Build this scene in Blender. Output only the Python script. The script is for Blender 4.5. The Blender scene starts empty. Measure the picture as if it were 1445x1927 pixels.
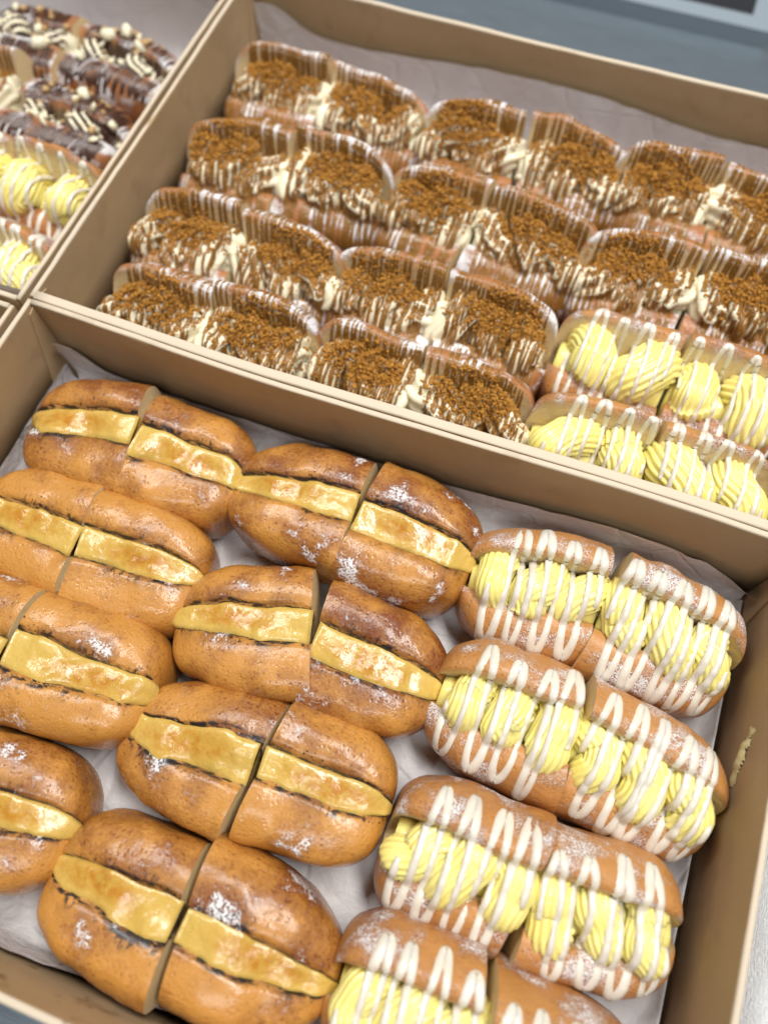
import bpy, math, random
import numpy as np
from mathutils import Vector, Matrix
from mathutils.bvhtree import BVHTree

# ------------------------------------------------------------------ camera, light, exposure
scene = bpy.context.scene
COL = scene.collection
CM = 0.01                                   # everything below is written in centimetres

CAM_POS = (30.307, -19.476, 44.762)
YAW, PITCH, ROLL, FPX = -0.3752, 1.1808, -0.0204, 1411.6
fw = Vector((math.sin(YAW)*math.cos(PITCH), math.cos(YAW)*math.cos(PITCH), -math.sin(PITCH)))
rt = fw.cross(Vector((0, 0, 1))).normalized(); up = rt.cross(fw)
r2 = rt*math.cos(ROLL) + up*math.sin(ROLL); u2 = -rt*math.sin(ROLL) + up*math.cos(ROLL)
cam_data = bpy.data.cameras.new('camera'); cam = bpy.data.objects.new('camera', cam_data); COL.objects.link(cam)
cam.matrix_world = Matrix(((r2.x, u2.x, -fw.x, CAM_POS[0]*CM), (r2.y, u2.y, -fw.y, CAM_POS[1]*CM),
                           (r2.z, u2.z, -fw.z, CAM_POS[2]*CM), (0, 0, 0, 1)))
cam_data.sensor_fit = 'HORIZONTAL'; cam_data.sensor_width = 36; cam_data.lens = 36*FPX/1445
cam_data.clip_start = 0.01; cam_data.clip_end = 50
cam_data.dof.use_dof = True
cam_data.dof.focus_distance = (Vector((25, -11.5, 4.5)) - Vector(CAM_POS)).dot(fw)*CM
cam_data.dof.aperture_fstop = 4.0
scene.camera = cam

world = bpy.data.worlds.new('World'); scene.world = world; world.use_nodes = True
bg = world.node_tree.nodes['Background']; bg.inputs[0].default_value = (0.93, 0.96, 1.0, 1); bg.inputs[1].default_value = 0.11

def ceiling_lamp(loc, size, power, color, target=(23, 0, 0)):
    d = bpy.data.lights.new('ceiling_lamp', 'AREA'); d.shape = 'RECTANGLE'; d.size, d.size_y = size
    d.energy = power; d.color = color
    o = bpy.data.objects.new('ceiling_lamp', d); COL.objects.link(o)
    o.location = [c*CM for c in loc]
    o.rotation_euler = (Vector(target) - Vector(loc)).to_track_quat('-Z', 'Y').to_euler()
ceiling_lamp((70, 35, 190), (1.25, 0.35), 45, (1.0, 0.985, 0.96))
ceiling_lamp((-50, 70, 190), (1.25, 0.35), 27, (1.0, 0.985, 0.96))
ceiling_lamp((60, -115, 200), (1.25, 0.35), 17, (0.97, 0.98, 1.0))

scene.view_settings.view_transform = 'Standard'; scene.view_settings.look = 'None'
scene.view_settings.exposure = -0.27; scene.view_settings.gamma = 1.0
scene.render.engine = 'CYCLES'
scene.cycles.use_denoising = True
scene.cycles.max_bounces = 6; scene.cycles.diffuse_bounces = 3; scene.cycles.glossy_bounces = 3
scene.cycles.transmission_bounces = 2; scene.cycles.caustics_reflective = False

# ------------------------------------------------------------------ numeric helpers
def _h(ix, iy, iz, seed):
    n = (ix*374761393 + iy*668265263 + iz*2147483647 + seed*1274126177) & 0xFFFFFFFF
    n = ((n ^ (n >> 13))*1274126177) & 0xFFFFFFFF
    n = ((n ^ (n >> 16))*2246822519) & 0xFFFFFFFF
    return ((n ^ (n >> 15)) & 0xFFFFFF)/float(0xFFFFFF)*2 - 1
def noise(P, freq=1.0, seed=0):
    P = np.atleast_2d(np.asarray(P, float))*freq + 1000.37
    i = np.floor(P).astype(np.int64); f = P - i; f = f*f*f*(f*(f*6-15)+10)
    out = 0
    for dx in (0, 1):
        for dy in (0, 1):
            for dz in (0, 1):
                w = (f[:, 0] if dx else 1-f[:, 0])*(f[:, 1] if dy else 1-f[:, 1])*(f[:, 2] if dz else 1-f[:, 2])
                out = out + w*_h(i[:, 0]+dx, i[:, 1]+dy, i[:, 2]+dz, seed)
    return out
def n1(x, freq, seed):
    x = np.atleast_1d(np.asarray(x, float)); return noise(np.stack([x, x*0+.5, x*0+.5], 1), freq, seed)
def catmull(P, n):
    P = np.asarray(P, float); Q = np.vstack([2*P[0]-P[1], P, 2*P[-1]-P[-2]])
    d = np.r_[0, np.cumsum(np.linalg.norm(np.diff(P, axis=0), axis=1))]; d /= d[-1]
    out = []
    for t in np.linspace(0, 1, n):
        k = min(np.searchsorted(d, t, side='right')-1, len(P)-2); a = (t-d[k])/(d[k+1]-d[k])
        p0, p1, p2, p3 = Q[k], Q[k+1], Q[k+2], Q[k+3]
        out.append(.5*((2*p1)+(-p0+p2)*a+(2*p0-5*p1+4*p2-p3)*a*a+(-p0+3*p1-3*p2+p3)*a**3))
    return np.array(out)

def mesh(name, V, F, mat, parent=None, attrs=None, smooth=True, data=None):
    """V in cm; links ONE mesh object"""
    if data is None:
        me = bpy.data.meshes.new(name)
        me.from_pydata((np.asarray(V, float)*CM).tolist(), [], F)
        if smooth: me.polygons.foreach_set('use_smooth', [True]*len(me.polygons))
        if attrs:
            for k, a in attrs.items():
                at = me.attributes.new(k, 'FLOAT', 'POINT'); at.data.foreach_set('value', np.asarray(a, np.float32))
        me.materials.append(mat)
    else: me = data
    o = bpy.data.objects.new(name, me); COL.objects.link(o)
    if parent: o.parent = parent
    return o
def thing(name, label, cat, loc=(0, 0, 0), rz=0.0, group=None):
    o = bpy.data.objects.new(name, None); COL.objects.link(o); o.empty_display_size = .02
    o.location = [c*CM for c in loc]; o.rotation_euler = (0, 0, rz); tag(o, label, cat, group); return o
def tag(o, label, cat, group=None):
    o['label'] = label; o['category'] = cat
    if group: o['group'] = group
    return o
def gridfaces(nu, nv, off=0, wrap=False, flip=False):
    F = []
    for i in range(nu-1):
        for j in range(nv if wrap else nv-1):
            j2 = (j+1) % nv
            f = (off+i*nv+j, off+i*nv+j2, off+(i+1)*nv+j2, off+(i+1)*nv+j)
            F.append(f[::-1] if flip else f)
    return F
def sweep(P, R, sides=7, flat=1.0, star=None, upv=(0, 0, 1), twist=0.0, caps=True, normals=None):
    """tube along polyline P (n,3) with radii R; star = (points, depth)"""
    P = np.asarray(P, float); n = len(P); R = np.broadcast_to(np.asarray(R, float), (n,))
    T = np.gradient(P, axis=0); T /= np.linalg.norm(T, axis=1)[:, None]+1e-9
    A = np.zeros((n, 3)); a = np.array(upv, float); a = a - T[0]*(a@T[0])
    if np.linalg.norm(a) < 1e-3: a = np.array((1., 0, 0)) - T[0]*T[0][0]
    for k in range(n):
        if normals is not None: a = normals[k]
        a = a - T[k]*(a@T[k]); a /= np.linalg.norm(a)+1e-9; A[k] = a
    B = np.cross(T, A); th = np.linspace(0, 2*np.pi, sides, endpoint=False)
    rr = np.ones(sides) if star is None else 1 + star[1]*(np.abs(np.cos(th*star[0]/2))*2-1.2)
    tw = np.linspace(0, twist, n)[:, None]
    ca, sa = np.cos(th[None]+tw), np.sin(th[None]+tw)
    V = P[:, None] + R[:, None, None]*rr[None, :, None]*(A[:, None]*(ca*flat)[..., None] + B[:, None]*sa[..., None])
    V = V.reshape(-1, 3); F = gridfaces(n, sides, wrap=True)
    if caps:
        F.append(tuple(range(sides))[::-1]); F.append(tuple((n-1)*sides+k for k in range(sides)))
    return V, F
class Acc:
    def __init__(s): s.V = []; s.F = []; s.n = 0
    def add(s, V, F):
        s.F += [tuple(i+s.n for i in f) for f in F]; s.V.append(np.asarray(V, float)); s.n += len(V); return s
    def get(s): return np.vstack(s.V), s.F

# ------------------------------------------------------------------ materials
class Mat:
    def __init__(s, name):
        s.m = bpy.data.materials.new(name); s.m.use_nodes = True; s.t = s.m.node_tree; s.b = s.t.nodes['Principled BSDF']
        tc = s.node('ShaderNodeTexCoord'); mp = s.node('ShaderNodeVectorMath'); mp.operation = 'SCALE'; mp.inputs[3].default_value = 100
        s.link(tc.outputs['Object'], mp.inputs[0])
        oi = s.node('ShaderNodeObjectInfo'); ad = s.node('ShaderNodeVectorMath'); ad.operation = 'ADD'
        mu = s.math('MULTIPLY', oi.outputs['Random'], 57.0); s.link(mp.outputs[0], ad.inputs[0]); s.link(mu, ad.inputs[1])
        s.co = ad.outputs[0]; s.raw = mp.outputs[0]; s.rand = oi.outputs['Random']
    def node(s, t): return s.t.nodes.new(t)
    def link(s, a, b): s.t.links.new(a, b)
    def put(s, sock, v):
        if hasattr(v, 'links') or hasattr(v, 'is_linked'): s.link(v, sock)
        else: sock.default_value = v
    def math(s, op, a, b=0.0, clamp=False):
        n = s.node('ShaderNodeMath'); n.operation = op; n.use_clamp = clamp; s.put(n.inputs[0], a); s.put(n.inputs[1], b); return n.outputs[0]
    def noise(s, scale, detail=3, rough=.5, co=None, dist=0.0):
        n = s.node('ShaderNodeTexNoise'); n.inputs['Scale'].default_value = scale; n.inputs['Detail'].default_value = detail
        n.inputs['Roughness'].default_value = rough; n.inputs['Distortion'].default_value = dist; s.link(co or s.co, n.inputs['Vector']); return n.outputs['Fac']
    def vor(s, scale, feat='F1', co=None, rnd=1.0):
        n = s.node('ShaderNodeTexVoronoi'); n.feature = feat; n.inputs['Randomness'].default_value = rnd; n.inputs['Scale'].default_value = scale; s.link(co or s.co, n.inputs['Vector']); return n.outputs['Distance']
    def ramp(s, f, lo, hi, a=0.0, b=1.0):
        n = s.node('ShaderNodeMapRange'); n.interpolation_type = 'SMOOTHSTEP'; s.put(n.inputs[0], f)
        for i, v in enumerate((lo, hi, a, b)): n.inputs[i+1].default_value = v
        return n.outputs[0]
    def mix(s, f, a, b):
        n = s.node('ShaderNodeMix'); n.data_type = 'RGBA'; s.put(n.inputs[0], f)
        for k, v in ((6, a), (7, b)): s.put(n.inputs[k], (*v, 1) if isinstance(v, tuple) and len(v) == 3 else v)
        return n.outputs[2]
    def mixf(s, f, a, b):
        n = s.node('ShaderNodeMix'); n.data_type = 'FLOAT'; s.put(n.inputs[0], f); s.put(n.inputs[2], a); s.put(n.inputs[3], b); return n.outputs[0]
    def attr(s, name, typ='GEOMETRY'):
        n = s.node('ShaderNodeAttribute'); n.attribute_type = typ; n.attribute_name = name; return n.outputs['Fac']
    def scaleco(s, v):
        n = s.node('ShaderNodeVectorMath'); n.operation = 'MULTIPLY'; s.link(s.co, n.inputs[0]); n.inputs[1].default_value = v; return n.outputs[0]
    def bump(s, h, dist, strength=1.0, prev=None):
        n = s.node('ShaderNodeBump'); n.inputs['Strength'].default_value = strength; n.inputs['Distance'].default_value = dist*CM
        s.link(h, n.inputs['Height'])
        if prev is not None: s.link(prev, n.inputs['Normal'])
        return n.outputs[0]
    def upz(s):
        g = s.node('ShaderNodeNewGeometry'); x = s.node('ShaderNodeSeparateXYZ'); s.link(g.outputs['Normal'], x.inputs[0]); return x.outputs['Z']
    def set(s, color=None, rough=None, normal=None, metal=None, sss=None, rad=(1, .6, .3), sscale=.2, coat=None, coatr=.1, spec=None, cn=None):
        b = s.b.inputs
        if color is not None: s.put(b['Base Color'], (*color, 1) if isinstance(color, tuple) and len(color) == 3 else color)
        if rough is not None: s.put(b['Roughness'], rough)
        if normal is not None: s.link(normal, b['Normal']); s.link(cn or normal, b['Coat Normal'])
        if metal is not None: b['Metallic'].default_value = metal
        if sss: b['Subsurface Weight'].default_value = sss; b['Subsurface Radius'].default_value = rad; b['Subsurface Scale'].default_value = sscale*CM
        if coat: s.put(b['Coat Weight'], coat); b['Coat Roughness'].default_value = coatr
        if spec is not None: s.put(b['Specular IOR Level'], spec)
        return s.m

def crust_material(name, gold, brown, sugar_lo, sugar_hi, char=False, gloss=.36, coat=.25, sugar_fine=(.50, .62), grain=7):
    M = Mat(name)
    tone = M.math('SUBTRACT', M.math('MULTIPLY', M.attr('tone', 'OBJECT'), 1.35), .20)
    big = M.noise(.42, 4); t = M.math('ADD', M.ramp(big, .30, .70, -.48, .48), tone)
    side = M.attr('side')                                            # browner waist, paler crown; browner back lobe on slit buns
    dim = M.vor(3.1, rnd=.75); cells = M.math('MULTIPLY', M.ramp(dim, .10, .46, .22, -.08), M.ramp(M.noise(.5, 2), .35, .6, .25, 1.0))                  # blistered, leopard-spotted skin
    fine = M.ramp(M.noise(5.5, 4, .65), .3, .7, -.16, .16)
    t = M.math('ADD', M.math('ADD', t, cells), M.math('ADD', fine, M.math('MULTIPLY', side, -.36)), clamp=True)
    col = M.mix(t, gold, brown)
    glaze = M.ramp(M.noise(1.3, 5, .7), .56, .70)                     # cloudy sugar glaze
    col = M.mix(M.math('MULTIPLY', glaze, .22 if char else .15), col, (.62, .40, .22))
    cr = M.attr('crumb')
    crumbcol = M.mix(M.noise(4, 4, .6), (.66, .47, .22), (.86, .71, .44))
    col = M.mix(cr, col, crumbcol)
    rough = gloss
    if char:
        lip = M.attr('lip')
        st = M.noise(1.0, 4, .65, co=M.scaleco((1.1, 3.0, 3.0)))
        mk = M.math('MULTIPLY', M.ramp(lip, .58, .76), M.ramp(st, .44, .52))
        bl = M.math('MULTIPLY', M.ramp(lip, .22, .60), M.math('MULTIPLY', M.ramp(M.noise(.45, 2), .52, .60), M.ramp(M.noise(1.0, 5, .7, co=M.scaleco((3.4, 1.6, 1.6))), .52, .60)))
        mk = M.math('MAXIMUM', mk, M.math('MULTIPLY', bl, .9))
        dots = M.math('MULTIPLY', M.ramp(M.vor(3.4), .24, .14), M.math('MULTIPLY', M.ramp(lip, .12, .40), M.ramp(M.noise(.6, 2), .54, .62)))
        toast = M.math('MULTIPLY', M.ramp(lip, .02, .75), M.ramp(M.noise(.5, 3), .42, .62))
        col = M.mix(M.math('MULTIPLY', toast, .62), col, (.13, .035, .010))
        col = M.mix(M.math('MAXIMUM', mk, dots), col, (.014, .007, .006))
    area = M.ramp(M.noise(.42, 4, .6), sugar_lo, sugar_hi)
    flake = M.ramp(M.math('ADD', M.noise(grain, 3, .7), M.math('MULTIPLY', area, .10)), *sugar_fine)
    sug = M.math('MULTIPLY', M.math('MULTIPLY', area, flake), M.ramp(M.upz(), -.1, .35))
    sug = M.math('MULTIPLY', sug, M.math('SUBTRACT', 1.0, cr))
    col = M.mix(sug, col, (.86, .85, .85))
    rg = M.mixf(M.math('MAXIMUM', sug, cr), M.ramp(M.noise(3, 3), .3, .7, gloss-.08, gloss+.10), .85)
    cn = M.bump(M.noise(2.2, 3, .6), .06, .4); cn = M.bump(M.noise(11, 3, .6), .016, .5, cn); cn = M.bump(M.ramp(dim, .05, .40), .022, .5, cn)
    n = M.bump(M.noise(1.6, 4, .6), .14, .5); n = M.bump(M.ramp(dim, .05, .40), .05, .5, n); n = M.bump(M.noise(4.5, 5, .75), .05, .6, n)
    n = M.bump(M.noise(9, 4, .7), .05, .6, n)
    n = M.bump(sug, .03, .6, n)
    n = M.bump(M.math('MULTIPLY', M.noise(7, 5, .7), cr), .07, .8, n)
    ct = M.math('MULTIPLY', M.math('SUBTRACT', 1.0, M.math('MAXIMUM', sug, cr)), coat)
    return M.set(col, rg, n, coat=ct, coatr=.15, spec=.45, cn=cn)

MAT = {}
MAT['crust_torched'] = crust_material('glazed_torched_crust', (.58, .26, .048), (.205, .053, .008), .59, .70, char=True, gloss=.34, coat=.65)
MAT['crust_iced'] = crust_material('dusted_bun_crust', (.52, .235, .065), (.27, .085, .018), .44, .66, gloss=.42, coat=.2, sugar_fine=(.50, .66), grain=12)
MAT['crust_caramel'] = crust_material('heavily_dusted_bun_crust', (.42, .17, .055), (.20, .058, .017), .44, .58, gloss=.36, coat=.3, sugar_fine=(.38, .56), grain=9)

M = Mat('bread_crumb')
MAT['crumb'] = M.set(M.mix(M.noise(3.5, 4, .6), (.74, .53, .26), (.90, .74, .46)), .85, M.bump(M.noise(6, 5, .75), .07, .7))

M = Mat('set_custard')
patch = M.attr('toast')
tn = M.math('MULTIPLY', patch, M.ramp(M.noise(1.6, 4, .65), .36, .62))
c = M.mix(M.noise(.8, 3), (.58, .365, .070), (.70, .50, .14))
c = M.mix(M.math('MULTIPLY', M.ramp(patch, .0, .7), .55), c, (.50, .25, .025))
c = M.mix(M.math('MULTIPLY', tn, .9), c, (.46, .165, .008))
sp = M.math('MULTIPLY', M.ramp(M.vor(6.5), .20, .10), M.ramp(M.noise(.9, 2), .55, .66))
c = M.mix(M.math('MULTIPLY', sp, .9), c, (.05, .02, .008))
n = M.bump(M.noise(1.1, 3, .5), .22, .7); n = M.bump(M.noise(4.5, 2, .5), .05, .35, n)
MAT['custard'] = M.set(c, M.ramp(M.noise(2.2, 3), .35, .65, .19, .36), n, sss=.25, rad=(1, .7, .25), sscale=.25, coat=.8, coatr=.07, spec=.4, cn=M.bump(M.noise(3.2, 4, .6), .045, .65, M.bump(M.noise(.9, 2, .5), .22, .7)))

M = Mat('piped_custard_cream')
MAT['cream_yellow'] = M.set(M.mix(M.noise(.9, 3), (.91, .75, .17), (.94, .85, .36)), M.ramp(M.noise(2, 2), .3, .7, .24, .40),
                            M.bump(M.noise(5, 3, .6), .03, .5), sss=.5, rad=(1, .85, .3), sscale=.4, coat=.45, coatr=.12)
M = Mat('thin_custard_smear'); MAT['smear'] = M.set((.66, .58, .30), .4, M.bump(M.noise(4, 3), .06, .6))
M = Mat('whipped_cream')
MAT['cream_white'] = M.set(M.mix(M.noise(1.1, 3), (.86, .75, .47), (.92, .87, .70)), .45, M.bump(M.noise(4, 3, .6), .05, .5), sss=.3, rad=(1, .9, .7), sscale=.3)
M = Mat('white_icing')
MAT['icing'] = M.set(M.mix(M.noise(.8, 2), (.72, .65, .53), (.79, .74, .65)), .22, M.bump(M.noise(2.5, 2), .04, .4), sss=.35, rad=(1, .9, .75), sscale=.25, coat=.3, coatr=.08)
M = Mat('caramel_sauce')
MAT['caramel'] = M.set(M.mix(M.noise(1.2, 2), (.22, .10, .016), (.31, .148, .028)), .24, None, sss=.15, rad=(1, .5, .15), sscale=.15, coat=.4, coatr=.1)
M = Mat('chocolate_sauce')
MAT['chocolate'] = M.set(M.mix(M.noise(1.2, 2), (.045, .018, .010), (.085, .036, .020)), .3, None, coat=.3, coatr=.12)
M = Mat('biscuit_crumb')
MAT['biscuit'] = M.set(M.mix(M.noise(3.0, 4, .7), (.31, .130, .014), (.53, .25, .038)), .9, M.bump(M.noise(9, 3), .05, .8))
M = Mat('white_chocolate')
MAT['white_chocolate'] = M.set(M.mix(M.noise(2, 3), (.80, .72, .45), (.88, .84, .68)), .4)
M = Mat('chopped_nut')
MAT['nut'] = M.set(M.mix(M.noise(3, 3), (.42, .24, .10), (.66, .46, .22)), .7)

def cardboard(name, a, b, stain=0.0):
    M = Mat(name)
    fib = M.noise(1.0, 5, .7, co=M.scaleco((2, 14, 14))); c = M.mix(fib, a, b)
    c = M.mix(M.ramp(M.noise(.16, 4, .6), .45, .75, 0, .30), c, tuple(x*.72 for x in a))
    c = M.mix(M.ramp(M.noise(22, 2, .6), .64, .72, 0, .35), c, tuple(x*.5 for x in a))
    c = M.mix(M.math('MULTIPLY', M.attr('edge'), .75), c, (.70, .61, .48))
    rg = .78
    if stain:
        st = M.math('MULTIPLY', M.ramp(M.noise(.35, 4, .6), .56, .66), stain); c = M.mix(st, c, (.16, .075, .028)); rg = M.mixf(st, .78, .45)
    n = M.bump(M.noise(9, 4, .7), .03, .5); n = M.bump(M.noise(.25, 2), .25, .5, n)
    return M.set(c, rg, n, spec=.3)
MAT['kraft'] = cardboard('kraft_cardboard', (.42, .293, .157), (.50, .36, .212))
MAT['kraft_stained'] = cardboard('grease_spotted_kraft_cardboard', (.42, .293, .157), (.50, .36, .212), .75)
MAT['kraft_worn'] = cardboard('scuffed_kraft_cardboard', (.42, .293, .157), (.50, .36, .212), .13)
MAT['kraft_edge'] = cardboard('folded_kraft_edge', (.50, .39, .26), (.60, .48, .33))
M = Mat('greaseproof_paper')
n = M.bump(M.noise(.45, 4, .55), .5, .7); n = M.bump(M.ramp(M.vor(.22, 'DISTANCE_TO_EDGE'), 0, .05), .12, .5, n); n = M.bump(M.noise(8, 3), .02, .3, n)
MAT['paper'] = M.set(M.mix(M.noise(.5, 3), (.66, .635, .635), (.74, .715, .71)), .5, n, spec=.35)
M = Mat('brushed_steel')
br = M.noise(1.0, 4, .7, co=M.scaleco((.25, 18, 18)))
MAT['steel'] = M.set(M.mix(br, (.24, .295, .34), (.33, .39, .435)), M.ramp(br, .3, .7, .28, .42), M.bump(br, .004, .2), metal=.75)
M = Mat('dark_rubber'); MAT['dark'] = M.set((.018, .02, .024), .5)
M = Mat('pale_painted_metal'); MAT['pale_metal'] = M.set((.34, .40, .45), .4, metal=.3)
M = Mat('woven_cotton')
w1 = M.noise(1, 2, .5, co=M.scaleco((26, 3, 3))); w2 = M.noise(1, 2, .5, co=M.scaleco((3, 26, 3)))
MAT['cloth'] = M.set(M.mix(M.math('MULTIPLY', w1, w2), (.70, .71, .72), (.88, .88, .88)), .9, M.bump(M.math('ADD', w1, w2), .08, .8))

# ------------------------------------------------------------------ setting
def slab(acc, x0, x1, y0, y1, z0, z1):
    V = [(x, y, z) for z in (z0, z1) for y in (y0, y1) for x in (x0, x1)]
    acc.add(V, [(0, 2, 3, 1), (4, 5, 7, 6), (0, 1, 5, 4), (2, 6, 7, 3), (0, 4, 6, 2), (1, 3, 7, 5)]); return acc
tb = mesh('table', *slab(Acc(), -140, 190, -110, 150, -4.4, -.45).get(), MAT['steel'], smooth=False)
tb['kind'] = 'structure'; tag(tb, 'blue-grey brushed steel worktop under the boxes', 'worktop')

def wall_bow(x):                             # the two long walls lean on each other and bow
    return -.30*math.exp(-((x-14)/9.)**2) + .22*math.exp(-((x-38)/8.)**2)
def wall_mesh(p0, p1, h, th, bow=None, r=.11, rise=0.0):
    """folded wall: rounded rectangle section swept from p0 to p1; thickness to the LEFT of the direction"""
    p0, p1 = np.array(p0, float), np.array(p1, float); d = p1-p0; Ln = np.linalg.norm(d); d /= Ln; nrm = np.array((-d[1], d[0]))
    sec = [(0, 0), (0, h*.5), (0, h-.45), (0, h-.2)]
    for c, a0 in (((r, h-r), 180), ((th-r, h-r), 90)):
        for a in np.linspace(a0, a0-90, 4): sec.append((c[0]+r*math.cos(math.radians(a)), c[1]+r*math.sin(math.radians(a))))
    sec += [(th, h-.2), (th, h-.45), (th, h*.5), (th, 0)]; sec = np.array(sec); m = len(sec); nu = 40
    V = np.zeros((nu, m, 3))
    for i, t in enumerate(np.linspace(0, 1, nu)):
        b = p0 + d*Ln*t; o = bow(b[0]) if bow else 0
        zz = sec[:, 1].copy(); zz += (sec[:, 1]/h)*(.05*n1(b[0]+b[1]*1.7, .5, 77)[0] + .05*math.sin(t*9+p0[0]) + rise*math.sin(math.pi*t))
        V[i, :, 0] = b[0] + nrm[0]*sec[:, 0]; V[i, :, 1] = b[1] + nrm[1]*sec[:, 0] + o*(sec[:, 1]/h); V[i, :, 2] = zz
    V = V.reshape(-1, 3); F = gridfaces(nu, m, wrap=True, flip=True); F += [tuple(range(m)), tuple((nu-1)*m+k for k in range(m))[::-1]]
    return V, F
def cake_box(label, x0, x1, y0, y1, h=8.0, tb_=.35, tf=.35, ts=.32, bowb=None, bowf=None, stain=False):
    """x0..x1, y0..y1 are the INNER faces"""
    t = thing('cake_box', label, 'box', ((x0+x1)/2, (y0+y1)/2, -.4), 0, 'open kraft cake boxes')
    ox, oy = (x0+x1)/2, (y0+y1)/2
    def put(nm, VF, m):
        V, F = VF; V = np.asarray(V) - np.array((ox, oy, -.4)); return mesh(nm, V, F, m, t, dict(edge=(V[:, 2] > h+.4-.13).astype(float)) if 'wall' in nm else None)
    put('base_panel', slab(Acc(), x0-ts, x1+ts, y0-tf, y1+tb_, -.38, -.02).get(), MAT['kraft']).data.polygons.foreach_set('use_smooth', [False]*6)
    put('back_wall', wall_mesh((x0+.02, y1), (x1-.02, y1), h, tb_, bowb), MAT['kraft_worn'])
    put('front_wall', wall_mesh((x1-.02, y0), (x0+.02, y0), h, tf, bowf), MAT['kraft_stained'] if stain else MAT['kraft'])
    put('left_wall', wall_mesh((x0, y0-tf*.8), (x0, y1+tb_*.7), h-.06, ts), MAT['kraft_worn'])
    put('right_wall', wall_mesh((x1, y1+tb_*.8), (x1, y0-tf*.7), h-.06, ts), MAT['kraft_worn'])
    # glued corner webs: folded triangles of board lying against the side walls
    for sx in (0, 1):
        for sy in (0, 1):
            X = x0+.03 if sx == 0 else x1-.03; dx = .10 if sx == 0 else -.10
            Y = y0+.03 if sy == 0 else y1-.03; dy = 1 if sy == 0 else -1
            P = [(X, Y, .1), (X, Y, h-.35), (X, Y+dy*.5, h-.5), (X, Y+dy*2.6, .1)]
            V = P + [(x+dx, y, z) for x, y, z in P]
            F = [(0, 1, 2, 3), (7, 6, 5, 4), (0, 4, 5, 1), (1, 5, 6, 2), (2, 6, 7, 3), (3, 7, 4, 0)]
            o = put('corner_web', (V, F), MAT['kraft']); o.data.polygons.foreach_set('use_smooth', [False]*6)
    return t

def liner(label, x0, x1, y0, y1, hb, hf, hl, hr, seed, curl=None):
    """greaseproof sheet: floor plus four folds running up the walls"""
    acc = Acc()
    g = .14
    nx, ny = 60, 44
    X, Y = np.meshgrid(np.linspace(x0+g, x1-g, nx), np.linspace(y0+g, y1-g, ny), indexing='ij')
    Z = .04 + .03*np.abs(noise(np.stack([X.ravel(), Y.ravel(), X.ravel()*0], 1), .3, seed).reshape(X.shape))
    acc.add(np.stack([X, Y, Z], -1).reshape(-1, 3), gridfaces(nx, ny))
    def fold(a0, a1, hfun, place, sd):
        n, m = 110, 14; V = np.zeros((n, m, 3))
        for i, a in enumerate(np.linspace(a0, a1, n)):
            H = hfun(a); wob = n1(a, .35, sd)[0]; wob2 = n1(a, 1.1, sd+1)[0]
            for j in range(m):
                t = j/(m-1); s = t*(1.3+H)
                if s < 1.3: dd = 1.3-s; z = .05 + .9*(s/1.3)**3; dd = dd*.9 + .10
                else: z = .95+(s-1.3)*(H-.95)/H; dd = .10
                dd += (.10 + .22*(wob*.5+.5))*(z/4) + .06*(wob2+1)*(z/4)
                V[i, j] = place(a, dd, z, t)
        acc.add(V.reshape(-1, 3), gridfaces(n, m))
    fold(x0+.3, x1-.25, hb, lambda a, d, z, t: (a, y1-d + (0 if curl is None else curl(a, z)[1]), z) if curl is None else (a+curl(a, z)[0], y1-d+curl(a, z)[1], z+curl(a, z)[2]), seed+3)
    fold(x0+.3, x1-.3, hf, lambda a, d, z, t: (a, y0+d, z), seed+5)
    fold(y0+.3, y1-.5, hl, lambda a, d, z, t: (x0+d+.05, a, z), seed+7)
    fold(y0+.3, y1-.5, hr, lambda a, d, z, t: (x1-d-.05, a, z), seed+9)
    o = mesh('greaseproof_paper', *acc.get(), MAT['paper']); tag(o, label, 'paper', 'paper liners'); return o

W, LEN = 46.2, 31.5
cake_box('open kraft box in the foreground holding torched custard and iced buns', 0, W, -LEN, 0, bowb=wall_bow, stain=True)
cake_box('open kraft box behind the foreground box, full of caramel crumb buns', -.05, W-.1, 1.02, 32.2, tf=.60, bowf=wall_bow)
cake_box('blurred open kraft box at upper left holding chocolate buns', -47.9, -1.45, .55, 32.0, h=7.5)
cake_box('kraft box at the left edge of which only a rim corner shows', -47.5, -1.15, -32.2, -.75)

def hbF(x): return 2.7 + 1.9*math.exp(-((x-38)/7.)**2) - .4*math.exp(-((x-10)/6.)**2) + 3.0*math.exp(-((x-1.5)/1.1)**2)
def curlF(x, z):
    a = max(0, z-2.6)*math.exp(-((x-.9)/1.6)**2); b = max(0, z-1.5)*max(0, (x-42.5)/3.5)**1.5
    return (-.15*a, -.05*a*a-b*.55, -b*.15)
liner('white greaseproof sheet lining the foreground box, curled up in its back corner', .05, W-.05, -LEN+.05, -.1, hbF, lambda x: 3.2+1.2*math.sin(x*.16), lambda y: 2.6, lambda y: .35, 11, curlF)
liner('white greaseproof sheet standing tall against the back wall of the caramel box', 0, W-.2, 1.1, 32.1, lambda x: 5.2 + 1.5*math.exp(-((x-1.5)/2.5)**2)-.5*math.sin(x*.2), lambda x: 1.2, lambda y: 1.0, lambda y: 2.0, 23)
liner('blurred paper liner behind the chocolate buns at top left', -47.8, -1.5, .7, 31.9, lambda x: 6.3+.5*math.sin(x*.7), lambda x: 6.8 if x > -4 else 5, lambda y: 1.0, lambda y: 1.0, 31)

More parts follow.
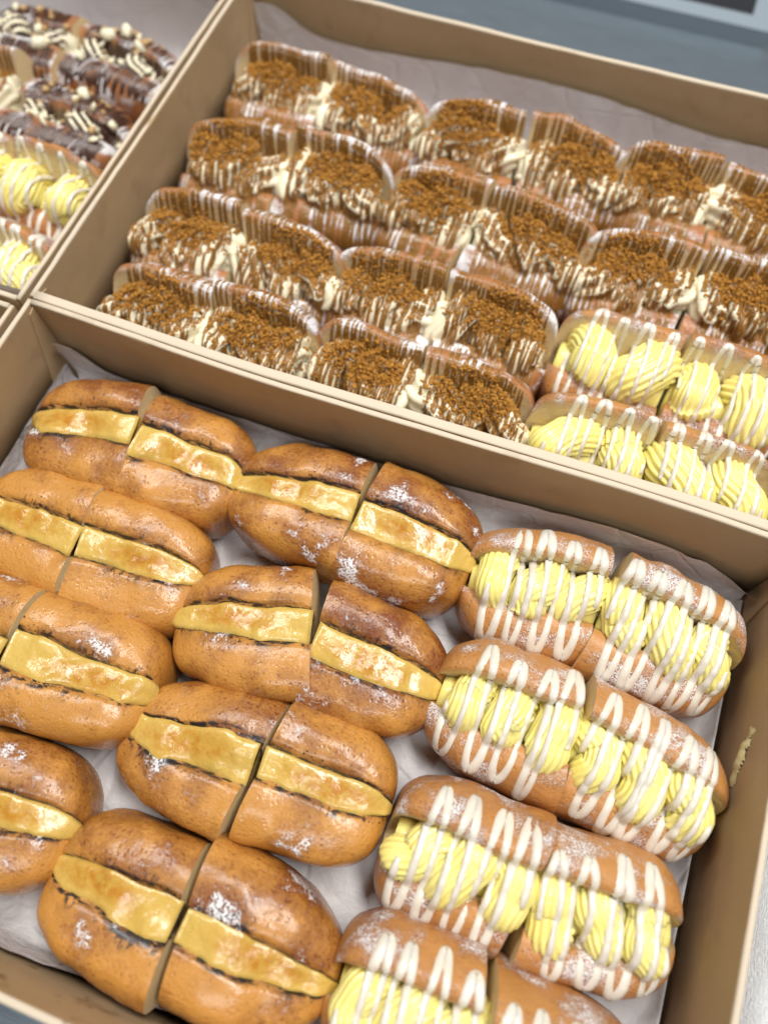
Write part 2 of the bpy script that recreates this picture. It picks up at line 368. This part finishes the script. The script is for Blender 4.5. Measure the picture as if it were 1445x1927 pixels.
# background items on the worktop
t = thing('steel_tray', 'pale metal tray with dark inside at the top right edge', 'tray', (30, 60, -.45))
acc = Acc()
for (a, b, c_, d) in ((-15, 9.2, -9.9, -8.2), (-15, 9.2, 8, 10), (-15, -13, -8.2, 8), (7.4, 9.2, -8.2, 8)): slab(acc, a, b, c_, d, 0, 1.4)
mesh('rim', *acc.get(), MAT['pale_metal'], t, smooth=False)
mesh('tray_floor', *slab(Acc(), -13.02, 7.42, -8.22, 8.02, 0, 1.1).get(), MAT['dark'], t, smooth=False)
nx, ny = 50, 70
X, Y = np.meshgrid(np.linspace(47.6, 64, nx), np.linspace(-36, -4, ny), indexing='ij')
Q = np.stack([X.ravel(), Y.ravel(), X.ravel()*0], 1)
Z = .35 + .55*np.abs(noise(Q, .16, 5)) + .25*noise(Q, .5, 6) + 2.2*np.exp(-((X.ravel()-50.5)/1.8)**2)
V = np.stack([X.ravel(), Y.ravel(), np.maximum(Z, .05)-.4], 1)
tag(mesh('cotton_cloth', V, gridfaces(nx, ny), MAT['cloth']), 'white woven cloth lying beside the right wall of the foreground box', 'cloth')

# ------------------------------------------------------------------ buns
SEC = {
 'slit': dict(front=[(0, 0), (-.5, 0), (-.80, .03), (-.95, .14), (-1, .36), (-.99, .62), (-.92, .83), (-.76, .95), (-.52, .99), (-.32, .985), (-.235, .965), (-.21, .91)],
              groove=[(-.21, .91), (-.18, .78), (-.10, .66), (.02, .62), (.12, .68), (.19, .82), (.225, .94)],
              back=[(.225, .94), (.25, 1.0), (.33, 1.035), (.52, 1.03), (.76, .97), (.93, .82), (.99, .60), (1, .36), (.95, .14), (.80, .03), (.5, 0), (0, 0)]),
 'iced': dict(front=[(0, 0), (-.5, 0), (-.78, .03), (-.94, .15), (-1, .35), (-.98, .56), (-.88, .73), (-.70, .85), (-.52, .88), (-.41, .86), (-.37, .81)],
              groove=[(-.37, .81), (-.30, .65), (-.12, .5), (.05, .48), (.20, .58), (.26, .80), (.27, 1.0), (.265, 1.12)],
              back=[(.265, 1.12), (.30, 1.19), (.42, 1.22), (.62, 1.15), (.85, .96), (.97, .70), (1, .42), (.94, .17), (.78, .03), (.5, 0), (0, 0)]),
 'open': dict(front=[(0, 0), (-.5, 0), (-.78, .03), (-.94, .15), (-1, .35), (-.98, .56), (-.88, .72), (-.70, .83), (-.54, .85), (-.44, .82), (-.40, .77)],
              groove=[(-.40, .77), (-.33, .62), (-.15, .48), (.05, .46), (.20, .55), (.28, .78), (.36, 1.02), (.43, 1.24)],
              back=[(.43, 1.24), (.49, 1.305), (.60, 1.30), (.77, 1.17), (.93, .94), (1.0, .68), (1, .42), (.94, .17), (.78, .03), (.5, 0), (0, 0)]),
}
NF, NG, NB, NU = 30, 16, 30, 46
def bread(shape, L, w, h, seed, p=4.3, shear=0.0):
    S = SEC[shape]
    f = catmull(S['front'], NF); g = catmull(S['groove'], NG); b = catmull(S['back'], NB)
    sec = np.vstack([f, g[1:], b[1:-1]]); m = len(sec); jf, jb = NF-1, NF+NG-2
    p += .7*(_h(np.int64(seed), np.int64(3), np.int64(7), 1)); a = np.linspace(0, 1, NU); u = np.where(a < .5, a*1.36, .68+.32*np.sin((a-.5)*np.pi)); u[-1] = .9995
    s = np.maximum((1-u**p), 0)**(1/p)
    sz = .30 + .70*s**.8; sz[-1] = .3
    R = np.zeros((NU, m, 3)); zc = .36*h
    lipw = n1(u*L, .8, seed)*.04
    for i in range(NU):
        y = sec[:, 0]*w/2*s[i]; z = sec[:, 1]*h
        R[i, :, 0] = u[i]*L; R[i, :, 1] = y; R[i, :, 2] = zc + (z-zc)*(s[i]**.8*.92+.08*s[i] if True else 1)
    # every bun is slit and opened a little differently
    hs = lambda k: float(_h(np.int64(seed), np.int64(k), np.int64(11), 2))
    yn = sec[:, 0]; inner = np.clip(1-np.abs(yn), 0, 1)**.8
    for i in range(NU):
        off = .10*hs(1) + .12*hs(2)*(u[i]-.4) + .03*n1(u[i]*L, .5, seed+21)[0]; gw = 1 + .18*hs(3) + .24*n1(u[i]*L, .35, seed+22)[0]
        yy = yn*(1+(gw-1)*np.exp(-(yn/.42)**2)) + off*inner*(sec[:, 1] > .3)
        R[i, :, 1] = yy*w/2*s[i]
        R[i, :, 2] *= 1 + .05*hs(4)*yn + .04*hs(5)*(u[i]-.5)
    near = np.exp(-((np.arange(m)-jf)/2.)**2) + np.exp(-((np.arange(m)-jb)/2.)**2)
    R[:, :, 2] += (n1(u*L, .55, seed+5)*.12)[:, None]*near*s[:, None]
    R[:, :, 1] += (lipw*2)[:, None]*near
    Pn = R.reshape(-1, 3)
    d = (.055*noise(Pn, .30, seed+1) + .030*noise(Pn, .75, seed+2) + .008*noise(Pn, 2.2, seed+3)).reshape(NU, m)
    R[:, :, 1] *= 1+d; R[:, :, 2] = np.maximum(zc + (R[:, :, 2]-zc)*(1+d), 0)
    R[:, :, 0] += ((.04*noise(Pn, .5, seed+4)).reshape(NU, m))*L*.3*(u[:, None] > .1)
    R[:, :, 0] += shear*R[:, :, 1]*(1-u[:, None])
    # rim of the knife cut: crust squeezed in a little, slightly uneven
    R[0, :, 0] += .03*n1(np.arange(m), .35, seed+8); R[0, :, 1:] = R[1, :, 1:]*.994 + np.array((0, .006*zc))
    crumb = np.zeros((NU, m)); crumb[:, jf+1:jb] = 1; crumb[:, jf] = .3; crumb[:, jb] = .45
    ds = np.r_[0, np.cumsum(np.linalg.norm(np.diff(sec*np.array((w/2, h)), axis=0), axis=1))]
    dist = np.where(np.arange(m) < jf, ds[jf]-ds, np.where(np.arange(m) > jb, ds-ds[jb], 0))
    x = R[:, 0, 0]
    of = np.maximum(.03, .02 + 1.35*np.maximum(0, n1(x, .33, seed)+.02)**1.2 + .28*np.maximum(0, n1(x, .95, seed+41)) + .07*n1(x, 1.7, seed+1)); ob = np.maximum(.03, .02 + .75*np.maximum(0, n1(x, .33, seed+2)-.03) + .22*np.maximum(0, n1(x, .95, seed+43)) + .07*n1(x, 1.7, seed+3))
    ov = np.where(np.arange(m)[None] <= jf, of[:, None], ob[:, None])
    lip = np.exp(-np.maximum(dist[None]-ov, 0)/.8)*np.where(np.arange(m)[None] <= jf, .95, 1.0)
    side = np.clip(1-np.abs(sec[:, 1]-.38)/.5, 0, 1)**.7; side = np.tile(.4-side*1.0 - .65*((np.arange(m) > jb) & (sec[:, 1] > .5))*np.clip((sec[:, 1]-.5)/.4, 0, 1)*(shape == 'slit'), (NU, 1))
    V = R.reshape(-1, 3); F = gridfaces(NU, m, wrap=True)
    F.append(tuple((NU-1)*m+k for k in range(m)))
    return dict(of=of, ob=ob, V=V, F=F, R=R, s=s, u=u, jf=jf, jb=jb, m=m, attrs=dict(crumb=crumb.ravel(), lip=lip.ravel(), side=side.ravel()))
def along(ring, j, o, step):
    """point on section ring, arc distance o outward from lip index j"""
    while True:
        a, b = ring[j], ring[j+step]; d = np.linalg.norm(b-a)
        if d >= o: return a+(b-a)*o/max(d, 1e-6)
        o -= d; j += step
        if abs(step) and (j < 3 or j > len(ring)-4): return ring[j]
def custard_band(B, seed, rng):
    R, u, jf, jb = B['R'], B['u'], B['jf'], B['jb']; rows = []; toast = []; m = 17
    x = R[:, 0, 0]
    keep = [i for i in range(NU) if u[i] < .985]
    of, ob = B['of'], B['ob']
    bl = .0 + .16*n1(x, .5, seed+4)
    cx = rng.uniform(.42, .6)*x[-1]; cy = rng.uniform(.4, .6)
    for i in keep:
        ring = R[i]; Pf = along(ring, jf, of[i], -1); Pb = along(ring, jb, ob[i], 1)
        T = np.linspace(0, 1, m); q = 2*T-1
        P = Pf[None]*(1-T[:, None]) + Pb[None]*T[:, None]
        th = -.06 + .13*(1-np.abs(q)**9)+ bl[i]*(1-q*q)
        P[:, 2] += th; P[:, 0] = x[i] if i else -.03
        if u[i] > .8: P[:, 0] += .25*(u[i]-.8)/.2*(1-q**4)
        rows.append(P)
        toast.append(np.exp(-((x[i]-cx)/2.3)**2 - ((T-cy)/.36)**2))
    V = np.array(rows); n = len(rows); Pn = V.reshape(-1, 3)
    V = Pn + np.stack([Pn[:, 0]*0, Pn[:, 0]*0, .13*noise(Pn, .75, seed+6) + .012*noise(Pn, 3, seed+7)], 1)
    F = gridfaces(n, m)
    k = len(V); gr = R[0, jf:jb+1].copy(); gr[:, 0] = -.03; V = np.vstack([V, gr])
    F.append(tuple(range(m)) + tuple(k+t_ for t_ in range(len(gr)))[::-1])
    return V, F, np.r_[np.array(toast).ravel(), np.zeros(len(gr))]
def piped_filling(B, seed, rng, n, yc, rad, zc, lift, points=15, depth=.13, rough=0.0, ry=.8):
    """star-nozzle rope piped back and forth in the cut; ridges run front to back"""
    acc = Acc(); L = B['R'][:, 0, 0].max(); u, s = B['u'], B['s']
    # bed of filling underneath
    k = 24; P = np.stack([np.linspace(-.02, L*.93, k), np.full(k, yc), np.full(k, zc-.3)], 1)
    acc.add(*sweep(P, np.interp(P[:, 0]/L, u, s)*rad*1.15, 14))
    for i in range(n):
        x0 = L*(i+.45)/n*.90; sc = np.interp(min(x0/L+.05, .99), u, s)**.8
        sk = rng.uniform(.5, 1.5)*(1 if rng.random() < .85 else -.4)
        th = np.radians(np.linspace(215, -35, 34)); rr = rad*rng.uniform(.92, 1.1)*sc
        p = np.stack([x0 + sk*np.cos(th)*-.55 + .2*np.sin(th*2+seed), yc + np.cos(th)*ry*rr*1.05 - .05, zc + lift + np.sin(th)*rr*.62], 1)
        p += rough*np.stack([n1(th, 1.3, seed+i*7), n1(th, 1.3, seed+i*7+1), n1(th, 1.3, seed+i*7+2)], 1)
        pr = rr*np.minimum(1, np.minimum(np.linspace(.35, 4, 34), np.linspace(4, .45, 34)))*(1+.10*n1(th*2, 1, seed+i))
        acc.add(*sweep(p, pr, points*4, star=(points, depth), upv=(1, 0, .2), twist=rng.uniform(-.5, .5)))
    # curl left by the nozzle
    return acc.get()
def drape(bvh, path, r, nbread, lift=.35, dirv=(0, .5, -1), sag=6):
    """lay a path of (x, y) onto the bun; returns points, hit flags and whether each lies on the filling"""
    dv = Vector(dirv).normalized(); P = []; ok = []; on = []; NN = []
    for x, y in path:
        o = Vector((x, y, 3.8)) - dv*14
        hit = bvh.ray_cast(o, dv)
        if hit[0] is None: P.append(P[-1] if P else (x, y, 2.)); ok.append(False); on.append(0.); NN.append((0, 0, 1.)); continue
        fl = hit[2] >= nbread
        P.append(tuple(hit[0] + hit[1]*(r*(.05 if fl else lift)))); ok.append(True); on.append(float(fl)); NN.append(tuple(hit[1] if hit[1].z > -.2 else -hit[1]))
    P = np.array(P); ok = np.array(ok); on = np.array(on); NN = np.array(NN)
    for _ in range(12): NN[1:-1] = .25*NN[:-2]+.5*NN[1:-1]+.25*NN[2:]
    for _ in range(sag):
        Q = P.copy(); Q[1:-1] = .25*P[:-2]+.5*P[1:-1]+.25*P[2:]; P = Q
    on = np.convolve(np.pad(on, 5, 'edge'), np.ones(11)/11, 'valid')
    return P, ok, on, NN
def zigzag(L, x0, x1, pitch, lo, hi, rng, seed, k=.7, step=.11, jit=.25):
    n = max(1, int((x1-x0)/pitch)); tot = n*2*np.pi; ph = np.arange(0, tot, step/(abs(hi-lo)/2))
    x = x0 + pitch/(2*np.pi)*(ph - k/2*np.sin(2*ph)) + .26*pitch*n1(ph, .22, seed)
    amp = (hi-lo)/2*(1+jit*n1(ph, .16, seed+1)); mid = (hi+lo)/2 + jit*.5*n1(ph, .12, seed+2)
    return np.stack([x, mid + amp*np.sin(ph)], 1), ph
def strands(B, fillVF, pitch, lo, hi, r, rng, seed, x0=.25, x1=None, passes=1, sides=7, slant=0.0, jit=.2, k=1.1, thin=.6, flat=.8, pool=.22):
    L = B['R'][:, 0, 0].max(); x1 = x1 or L*.95
    acc = Acc().add(B['V'], B['F'])
    for vf in fillVF: acc.add(*vf)
    V, F = acc.get(); bvh = BVHTree.FromPolygons([tuple(v) for v in V], F)
    out = Acc()
    for ps in range(passes):
        path, ph = zigzag(L, x0+rng.uniform(-.1, .15), x1, pitch*rng.uniform(.9, 1.12), lo, hi, rng, seed+31*ps, k=k, jit=jit)
        path[:, 0] += slant*path[:, 1]
        sc = np.interp(np.clip(path[:, 0]/L, 0, 1), B['u'], B['s']); path[:, 1] *= .25+.75*sc
        path[:, 0] = np.clip(path[:, 0], .1, L*1.02)
        P, ok, on, NN = drape(bvh, path, r, len(B['F']))
        stepl = np.r_[.11, np.linalg.norm(np.diff(P, axis=0), axis=1)]
        rad = r*(1 + pool*np.abs(np.sin(ph))**6*(.6+.8*n1(ph, .3, seed+ps+5)) + .18*n1(ph, .7, seed+ps+9))*(1-(1-thin)*on)
        # split where the strand misses the bun
        i = 0
        while i < len(P):
            if not ok[i]: i += 1; continue
            j = i
            while j < len(P) and ok[j] and (j == i or stepl[j] < 2.2): j += 1
            if j-i > 4:
                q = P[i:j]; rr = rad[i:j].copy(); e = min(4, (j-i)//2); rr[:e] *= np.linspace(.55, 1, e); rr[-e:] *= np.linspace(1, .55, e)
                rr = np.convolve(np.pad(rr, 4, 'edge'), np.ones(9)/9, 'valid')
                out.add(*sweep(q, rr, sides, flat=flat, normals=NN[i:j]))
            i = max(j, i+1)
    return out.get(), bvh
ICO = [(0, .53, .85), (0, -.53, .85), (.85, 0, .53), (-.85, 0, .53), (.53, .85, 0), (-.53, .85, 0), (.53, -.85, 0), (-.53, -.85, 0), (.85, 0, -.53), (-.85, 0, -.53), (0, .53, -.85), (0, -.53, -.85)]
ICOF = [(0, 1, 2), (0, 3, 1), (0, 2, 4), (0, 4, 5), (0, 5, 3), (1, 6, 2), (1, 7, 6), (1, 3, 7), (2, 8, 4), (2, 6, 8), (3, 5, 9), (3, 9, 7), (4, 8, 10), (4, 10, 5), (5, 10, 9), (6, 11, 8), (6, 7, 11), (7, 9, 11), (8, 11, 10), (9, 10, 11)]
def crumbs(bvh, n, cx, cy, sx, sy, rng, rmin, rmax, pile=.5, elong=1.0, flat=1.0):
    """irregular grains piled on what is below"""
    base = np.array(ICO); out = Acc(); nr = np.random.default_rng(rng.randrange(10**6))
    for _ in range(n):
        a = rng.random()*2*math.pi; q = math.sqrt(rng.random())
        g = math.sqrt(max(0, 1-q*q))
        x = cx+sx*q*math.cos(a); y = cy+sy*q*math.sin(a)
        hit = bvh.ray_cast(Vector((x, y, 20)), Vector((0, 0, -1)))
        if hit[0] is None or hit[0].z < 2.0: continue
        r = rmin+(rmax-rmin)*rng.random()**3.5
        v = base*(1+.45*nr.uniform(-1, 1, (12, 1)))*r*np.array((elong, 1, flat))
        rot = np.linalg.qr(nr.normal(size=(3, 3)))[0]; v = v@rot
        out.add(v+np.array(hit[0]) + np.array((0, 0, r*.4+pile*g*rng.random()**1.3)), ICOF)
    return out.get() if out.n else None

def mirror(VF, mir):
    V, F = VF
    if not mir: return V, F
    V = np.asarray(V).copy(); V[:, 0] *= -1; return V, [f[::-1] for f in F]

def bun_half(kind, name, label, cut, ang, L, left, seed, w=7.3, h=5.0, tone=.3, group=None):
    rng = random.Random(seed)
    t = thing(name, label, 'bun', (cut[0]-rng.uniform(.02, .13) if left else cut[0]+rng.uniform(.02, .13), cut[1], .10), ang, group)
    shape = {'torched': 'slit', 'iced': 'iced', 'tall_iced': 'open', 'caramel': 'open', 'chocolate': 'slit'}[kind]
    w *= rng.uniform(.97, 1.03); h *= rng.uniform(.95, 1.05)
    sh = .13*math.sin(cut[0]*.9+cut[1]*.35); B = bread(shape, L, w, h, seed, {'torched': 3.1, 'iced': 3.8}.get(kind, 4.3), -sh if left else sh)
    mt = {'torched': 'crust_torched', 'iced': 'crust_iced', 'tall_iced': 'crust_iced', 'caramel': 'crust_caramel', 'chocolate': 'crust_caramel'}[kind]
    V, F = mirror((B['V'], B['F']), left)
    o = mesh('bread', V, F, MAT[mt], t, B['attrs']); o['tone'] = tone - (.10 if kind == 'torched' and tone > .45 else 0) + rng.uniform(-.12, .12)
    ring = B['R'][0].copy(); ring[:, 0] -= .004
    c = mesh('cut_face', *mirror((ring, [tuple(range(B['m']))[::-1]]), left), MAT['crumb'], o, smooth=False)
    def put(nm, VF, m, attrs=None):
        V, F = mirror(VF, left); return mesh(nm, V, F, m, t, attrs)
    def put_each(nm, VF, m):                 # every piece an object of its own
        if VF:
            for k in range(len(VF[0])//12): put(nm, (VF[0][k*12:k*12+12], ICOF), m)
    if kind == 'torched':
        V, F, ts = custard_band(B, seed, rng); put('custard_filling', (V, F), MAT['custard'], dict(toast=ts))
    elif kind in ('iced', 'tall_iced'):
        if kind == 'iced': fill = piped_filling(B, seed, rng, 3, -.02*w, 1.08, .67*h, .10*h, points=18, depth=.06, rough=.22, ry=.95)
        else: fill = piped_filling(B, seed, rng, 2, -.02*w, 1.34, .66*h, .16*h, points=20, depth=.07, rough=.15, ry=.75)
        put('custard_cream', fill, MAT['cream_yellow'])
        r = .26 if kind == 'iced' else .20
        hi = .46*w if kind == 'iced' else .50*w
        ic, bvh = strands(B, [fill], 1.42 if kind == 'iced' else 1.45, -.53*w, hi, r, rng, seed, jit=.22, flat=.62, pool=.45, thin=.75, sides=9)
        put('icing_drizzle', ic, MAT['icing'])
    elif kind == 'caramel':
        fill = piped_filling(B, seed, rng, 3, -.03*w, 1.02, .66*h, .13*h, points=7, depth=.22, rough=.4, ry=.95)
        put('cream_filling', fill, MAT['cream_white'])
        ca, bvh = strands(B, [fill], 1.0, -.60*w, .64*w, .125, rng, seed, passes=3, thin=.85, sides=5, slant=.0, jit=.22, k=.6)
        put('caramel_drizzle', ca, MAT['caramel'])
        cr = Acc()
        for (n_, fx, fy, sx, sy, pl) in ((2300, rng.uniform(.42, .58), .03, .37, .19, .62), (900, .5, -.02, .50, .27, .04)):
            q = crumbs(bvh, n_, L*fx, w*fy, L*sx, w*sy, rng, .028, .135, pl)
            if q: cr.add(*q)
        o = put('biscuit_crumbs', cr.get(), MAT['biscuit']); o['kind'] = 'stuff'; o.data.polygons.foreach_set('use_smooth', [False]*len(o.data.polygons))
    elif kind == 'chocolate':
        fill = piped_filling(B, seed, rng, 2, .0, .8, .66*h, .10*h, points=9, depth=.2, rough=.2)
        put('cream_filling', fill, MAT['cream_white'])
        ch, bvh = strands(B, [fill], .6, -.38*w, .46*w, .11, rng, seed, passes=3, sides=5, slant=.2, jit=.5)
        put('chocolate_drizzle', ch, MAT['chocolate'])
        q = crumbs(bvh, 15, L*.5, .0*w, L*.48, w*.34, rng, .26, .52, .02, elong=1.7, flat=.6); put_each('white_chocolate_shaving', q, MAT['white_chocolate'])
        q = crumbs(bvh, 22, L*.5, .08*w, L*.48, w*.34, rng, .15, .32, .1); put_each('nut_piece', q, MAT['nut'])
    return t

BUNS = [
 # kind, cut point (x, y), tip (x, y), left half?, tone, label
 ('torched', (8.5,-4.7),(1.4,-5.5),1,.62,'torched custard bun half in the back left corner by the curled paper'),
 ('torched', (8.6,-4.9),(15.5,-4.6),0,.58,'streaky scorched custard bun half joined right of the corner one'),
 ('torched', (22.8,-4.7),(15.0,-4.6),1,.50,'custard bun half against the back wall, dark crown and pale spotted front'),
 ('torched', (22.9,-4.6),(30.0,-4.9),0,.55,'custard bun half against the back wall beside the first iced bun'),
 ('torched', (8.5,-11.5),(1.2,-11.8),1,.22,'custard bun half cut by the left picture edge, second row from the back'),
 ('torched', (8.5,-12.1),(15.8,-11.6),0,.24,'custard bun half with smooth pale front lobe, second row, left column'),
 ('torched', (23.1,-12.0),(15.4,-13.8),1,.56,'browned custard bun half with sugar flecks and custard spilling at its left tip'),
 ('torched', (23.2,-12.4),(30.6,-12.4),0,.66,'browned custard bun half with sugary back edge next to iced bun'),
 ('torched', (8.0,-18.6),(.6,-19.0),1,.30,'custard bun half of which only a corner shows at the left edge'),
 ('torched', (8.1,-18.4),(16.2,-18.0),0,.16,'palest golden custard bun half with a burnt streak, third row left column'),
 ('torched', (23.0,-19.7),(15.4,-19.8),1,.50,'custard bun half with dark scorched crown and white sugar dab at left'),
 ('torched', (23.2,-19.4),(30.0,-19.0),0,.46,'custard bun half with narrow ragged custard strip and wrinkled crown'),
 ('torched', (8.4,-26.4),(15.6,-25.5),0,.34,'spotted custard bun half at the left edge in the front row'),
 ('torched', (22.4,-27.5),(15.4,-27.3),1,.40,'custard bun half next to the front wall with wide open cut face'),
 ('torched', (22.7,-26.9),(30.4,-27.1),0,.36,'front custard bun half with large amber torched patch beside iced bun'),
 ('iced', (37.3,-4.9),(29.7,-5.2),1,.42,'iced custard cream bun half against the back wall, left of its cut'),
 ('iced', (37.6,-5.1),(45.3,-5.7),0,.40,'iced custard cream bun half in the back right corner of the box'),
 ('iced', (37.8,-12.4),(30.3,-12.2),1,.38,'iced custard cream bun half in second row beside the browned custard bun'),
 ('iced', (38.0,-12.4),(45.9,-13.3),0,.36,'sugar dusted iced bun half touching the right wall below the custard smear'),
 ('iced', (37.6,-20.0),(30.4,-19.8),1,.40,'iced bun half in third row with bare bread end at left'),
 ('iced', (37.9,-20.2),(45.0,-19.7),0,.40,'iced bun half in third row next to the right wall and cloth'),
 ('iced', (37.1,-26.6),(30.2,-27.1),1,.55,'nearest iced bun half at the bottom edge with long icing loops'),
 ('iced', (37.4,-26.9),(44.6,-27.3),0,.55,'iced bun half cropped by the bottom edge at lower right'),
 ('caramel', (8.4,25.4),(1.1,25.6),1,.5,'caramel crumb bun half in the far left corner of its box'),
 ('caramel', (8.7,25.2),(16.4,24.8),0,.5,'caramel crumb bun half, second along the back row'),
 ('caramel', (23.7,25.0),(16.6,25.0),1,.5,'caramel crumb bun half, third along the back row'),
 ('caramel', (24.0,25.1),(31.2,24.9),0,.5,'caramel crumb bun half, fourth along the back row'),
 ('caramel', (37.4,25.0),(30.5,25.3),1,.5,'caramel crumb bun half, fifth along the back row with thick bare lid'),
 ('caramel', (37.6,25.0),(44.8,24.7),0,.5,'caramel crumb bun half at the right picture edge in the back row'),
 ('caramel', (8.7,17.7),(1.0,17.3),1,.5,'caramel crumb bun half by the left wall, second row from the back'),
 ('caramel', (8.9,17.8),(16.2,18.0),0,.5,'caramel crumb bun half, second in the second row from the back'),
 ('caramel', (22.7,18.0),(16.1,18.3),1,.5,'caramel crumb bun half, third in the second row from the back'),
 ('caramel', (22.9,18.0),(30.7,17.8),0,.6,'caramel crumb bun half with bare brown front, fourth in second row'),
 ('caramel', (37.7,17.5),(30.2,17.5),1,.6,'caramel crumb bun half directly behind the iced buns, left of two'),
 ('caramel', (37.9,17.5),(45.2,17.4),0,.6,'caramel crumb bun half at right picture edge behind the iced buns'),
 ('caramel', (8.3,10.2),(1.0,10.4),1,.45,'caramel crumb bun half by the left wall, third row, sugared lid'),
 ('caramel', (8.6,10.2),(15.7,10.4),0,.45,'caramel crumb bun half, second in the third row, sugar dusted'),
 ('caramel', (22.7,10.2),(15.3,10.5),1,.45,'caramel crumb bun half, third in the third row'),
 ('caramel', (22.9,10.2),(30.1,9.9),0,.45,'caramel bun half with white dusted lid just left of the iced bun'),
 ('caramel', (9.1,3.9),(1.7,4.0),1,.5,'caramel crumb bun half in the near left corner behind the front rim'),
 ('caramel', (9.3,3.9),(16.3,4.0),0,.5,'caramel crumb bun half behind the front rim, second from left'),
 ('caramel', (23.2,4.1),(16.4,4.2),1,.5,'caramel crumb bun half behind the front rim, third from left'),
 ('caramel', (23.4,4.1),(30.3,4.3),0,.5,'caramel crumb bun half behind the front rim beside the iced bun'),
 ('tall_iced', (37.7,10.2),(30.4,10.3),1,.62,'iced custard bun half in the caramel box, rear pair, left half'),
 ('tall_iced', (37.9,10.2),(45.0,10.0),0,.62,'iced custard bun half in the caramel box, rear pair, at right edge'),
 ('tall_iced', (37.8,3.8),(30.4,3.8),1,.55,'iced custard bun half in the caramel box, just behind the front rim'),
 ('tall_iced', (38.0,3.8),(45.1,3.7),0,.55,'iced custard bun half behind the front rim at right picture edge'),
 ('chocolate', (-12.2,24.3),(-3.8,24.3),0,.5,'blurred chocolate drizzled bun half beside the box wall, back row'),
 ('chocolate', (-12.4,24.3),(-20.0,24.3),1,.5,'blurred chocolate drizzled bun half at the top left picture corner'),
 ('chocolate', (-13.2,17.4),(-4.4,17.4),0,.5,'blurred chocolate bun half beside the box wall, in front of another'),
 ('caramel', (-13.8,18.0),(-20.6,18.0),1,.5,'blurred bun half with white cream end at the left picture edge'),
 ('tall_iced', (-9.6,10.6),(-2.2,10.6),0,.6,'blurred iced custard bun half in the upper left box, rear pair, right half'),
 ('tall_iced', (-9.9,10.6),(-17.0,10.6),1,.6,'blurred iced custard bun half in the upper left box, rear pair, left half'),
 ('tall_iced', (-9.6,4.0),(-2.2,4.0),0,.6,'blurred iced custard bun half in the near corner of the upper left box'),
]
NAME = {'torched': 'torched_custard_bun', 'iced': 'iced_custard_bun', 'tall_iced': 'iced_custard_bun', 'caramel': 'caramel_crumb_bun', 'chocolate': 'chocolate_bun'}
GROUP = {'torched': 'torched custard bun halves', 'iced': 'iced custard bun halves', 'tall_iced': 'iced custard bun halves', 'caramel': 'caramel crumb bun halves', 'chocolate': 'chocolate bun halves'}
for i, (kind, c, tip, left, tone, label) in enumerate(BUNS):
    dx, dy = tip[0]-c[0], tip[1]-c[1]; ang = math.atan2(dy, dx) if not left else math.atan2(-dy, -dx)
    wd, ht = {'torched': (7.9, 5.0), 'iced': (7.5, 5.0), 'tall_iced': (6.9, 5.0), 'caramel': (7.3, 5.1), 'chocolate': (7.2, 5.0)}[kind]
    bun_half(kind, NAME[kind], label, c, ang+math.radians(random.Random(i).uniform(-2.5, 2.5)), math.hypot(dx, dy)+(.25 if kind == 'caramel' else .1), bool(left), 100+i*17, wd, ht, tone, GROUP[kind])

# smear of custard stuck to the right wall
nx, ny = 40, 26; rng = np.random.default_rng(4)
Yg, Zg = np.meshgrid(np.linspace(-12.2, -8.3, nx), np.linspace(2.4, 6.2, ny), indexing='ij')
q = np.stack([Yg.ravel(), Zg.ravel(), Yg.ravel()*0], 1); a = (Yg+10.3)/1.7; b = (Zg-4.3-.5*(Yg+10.3))/.75
th = (.55*np.exp(-(a*a+b*b)*1.3) + .22*noise(q, 1.3, 3).reshape(a.shape) + .12*noise(q, 3, 8).reshape(a.shape) - .25).ravel()
keep = th > 0; idx = -np.ones(len(th), int)
Fs = [f for f in gridfaces(nx, ny, flip=True) if sum(keep[list(f)]) >= 3]
use = sorted({k for f in Fs for k in f}); idx[use] = np.arange(len(use))
V = np.stack([W-.01-np.maximum(th, 0)[use]*.9, Yg.ravel()[use], Zg.ravel()[use]], 1)
tag(mesh('custard_smear', V, [tuple(idx[k] for k in f) for f in Fs], MAT['smear']), 'smear of yellow custard stuck on the right wall of the box', 'smear')
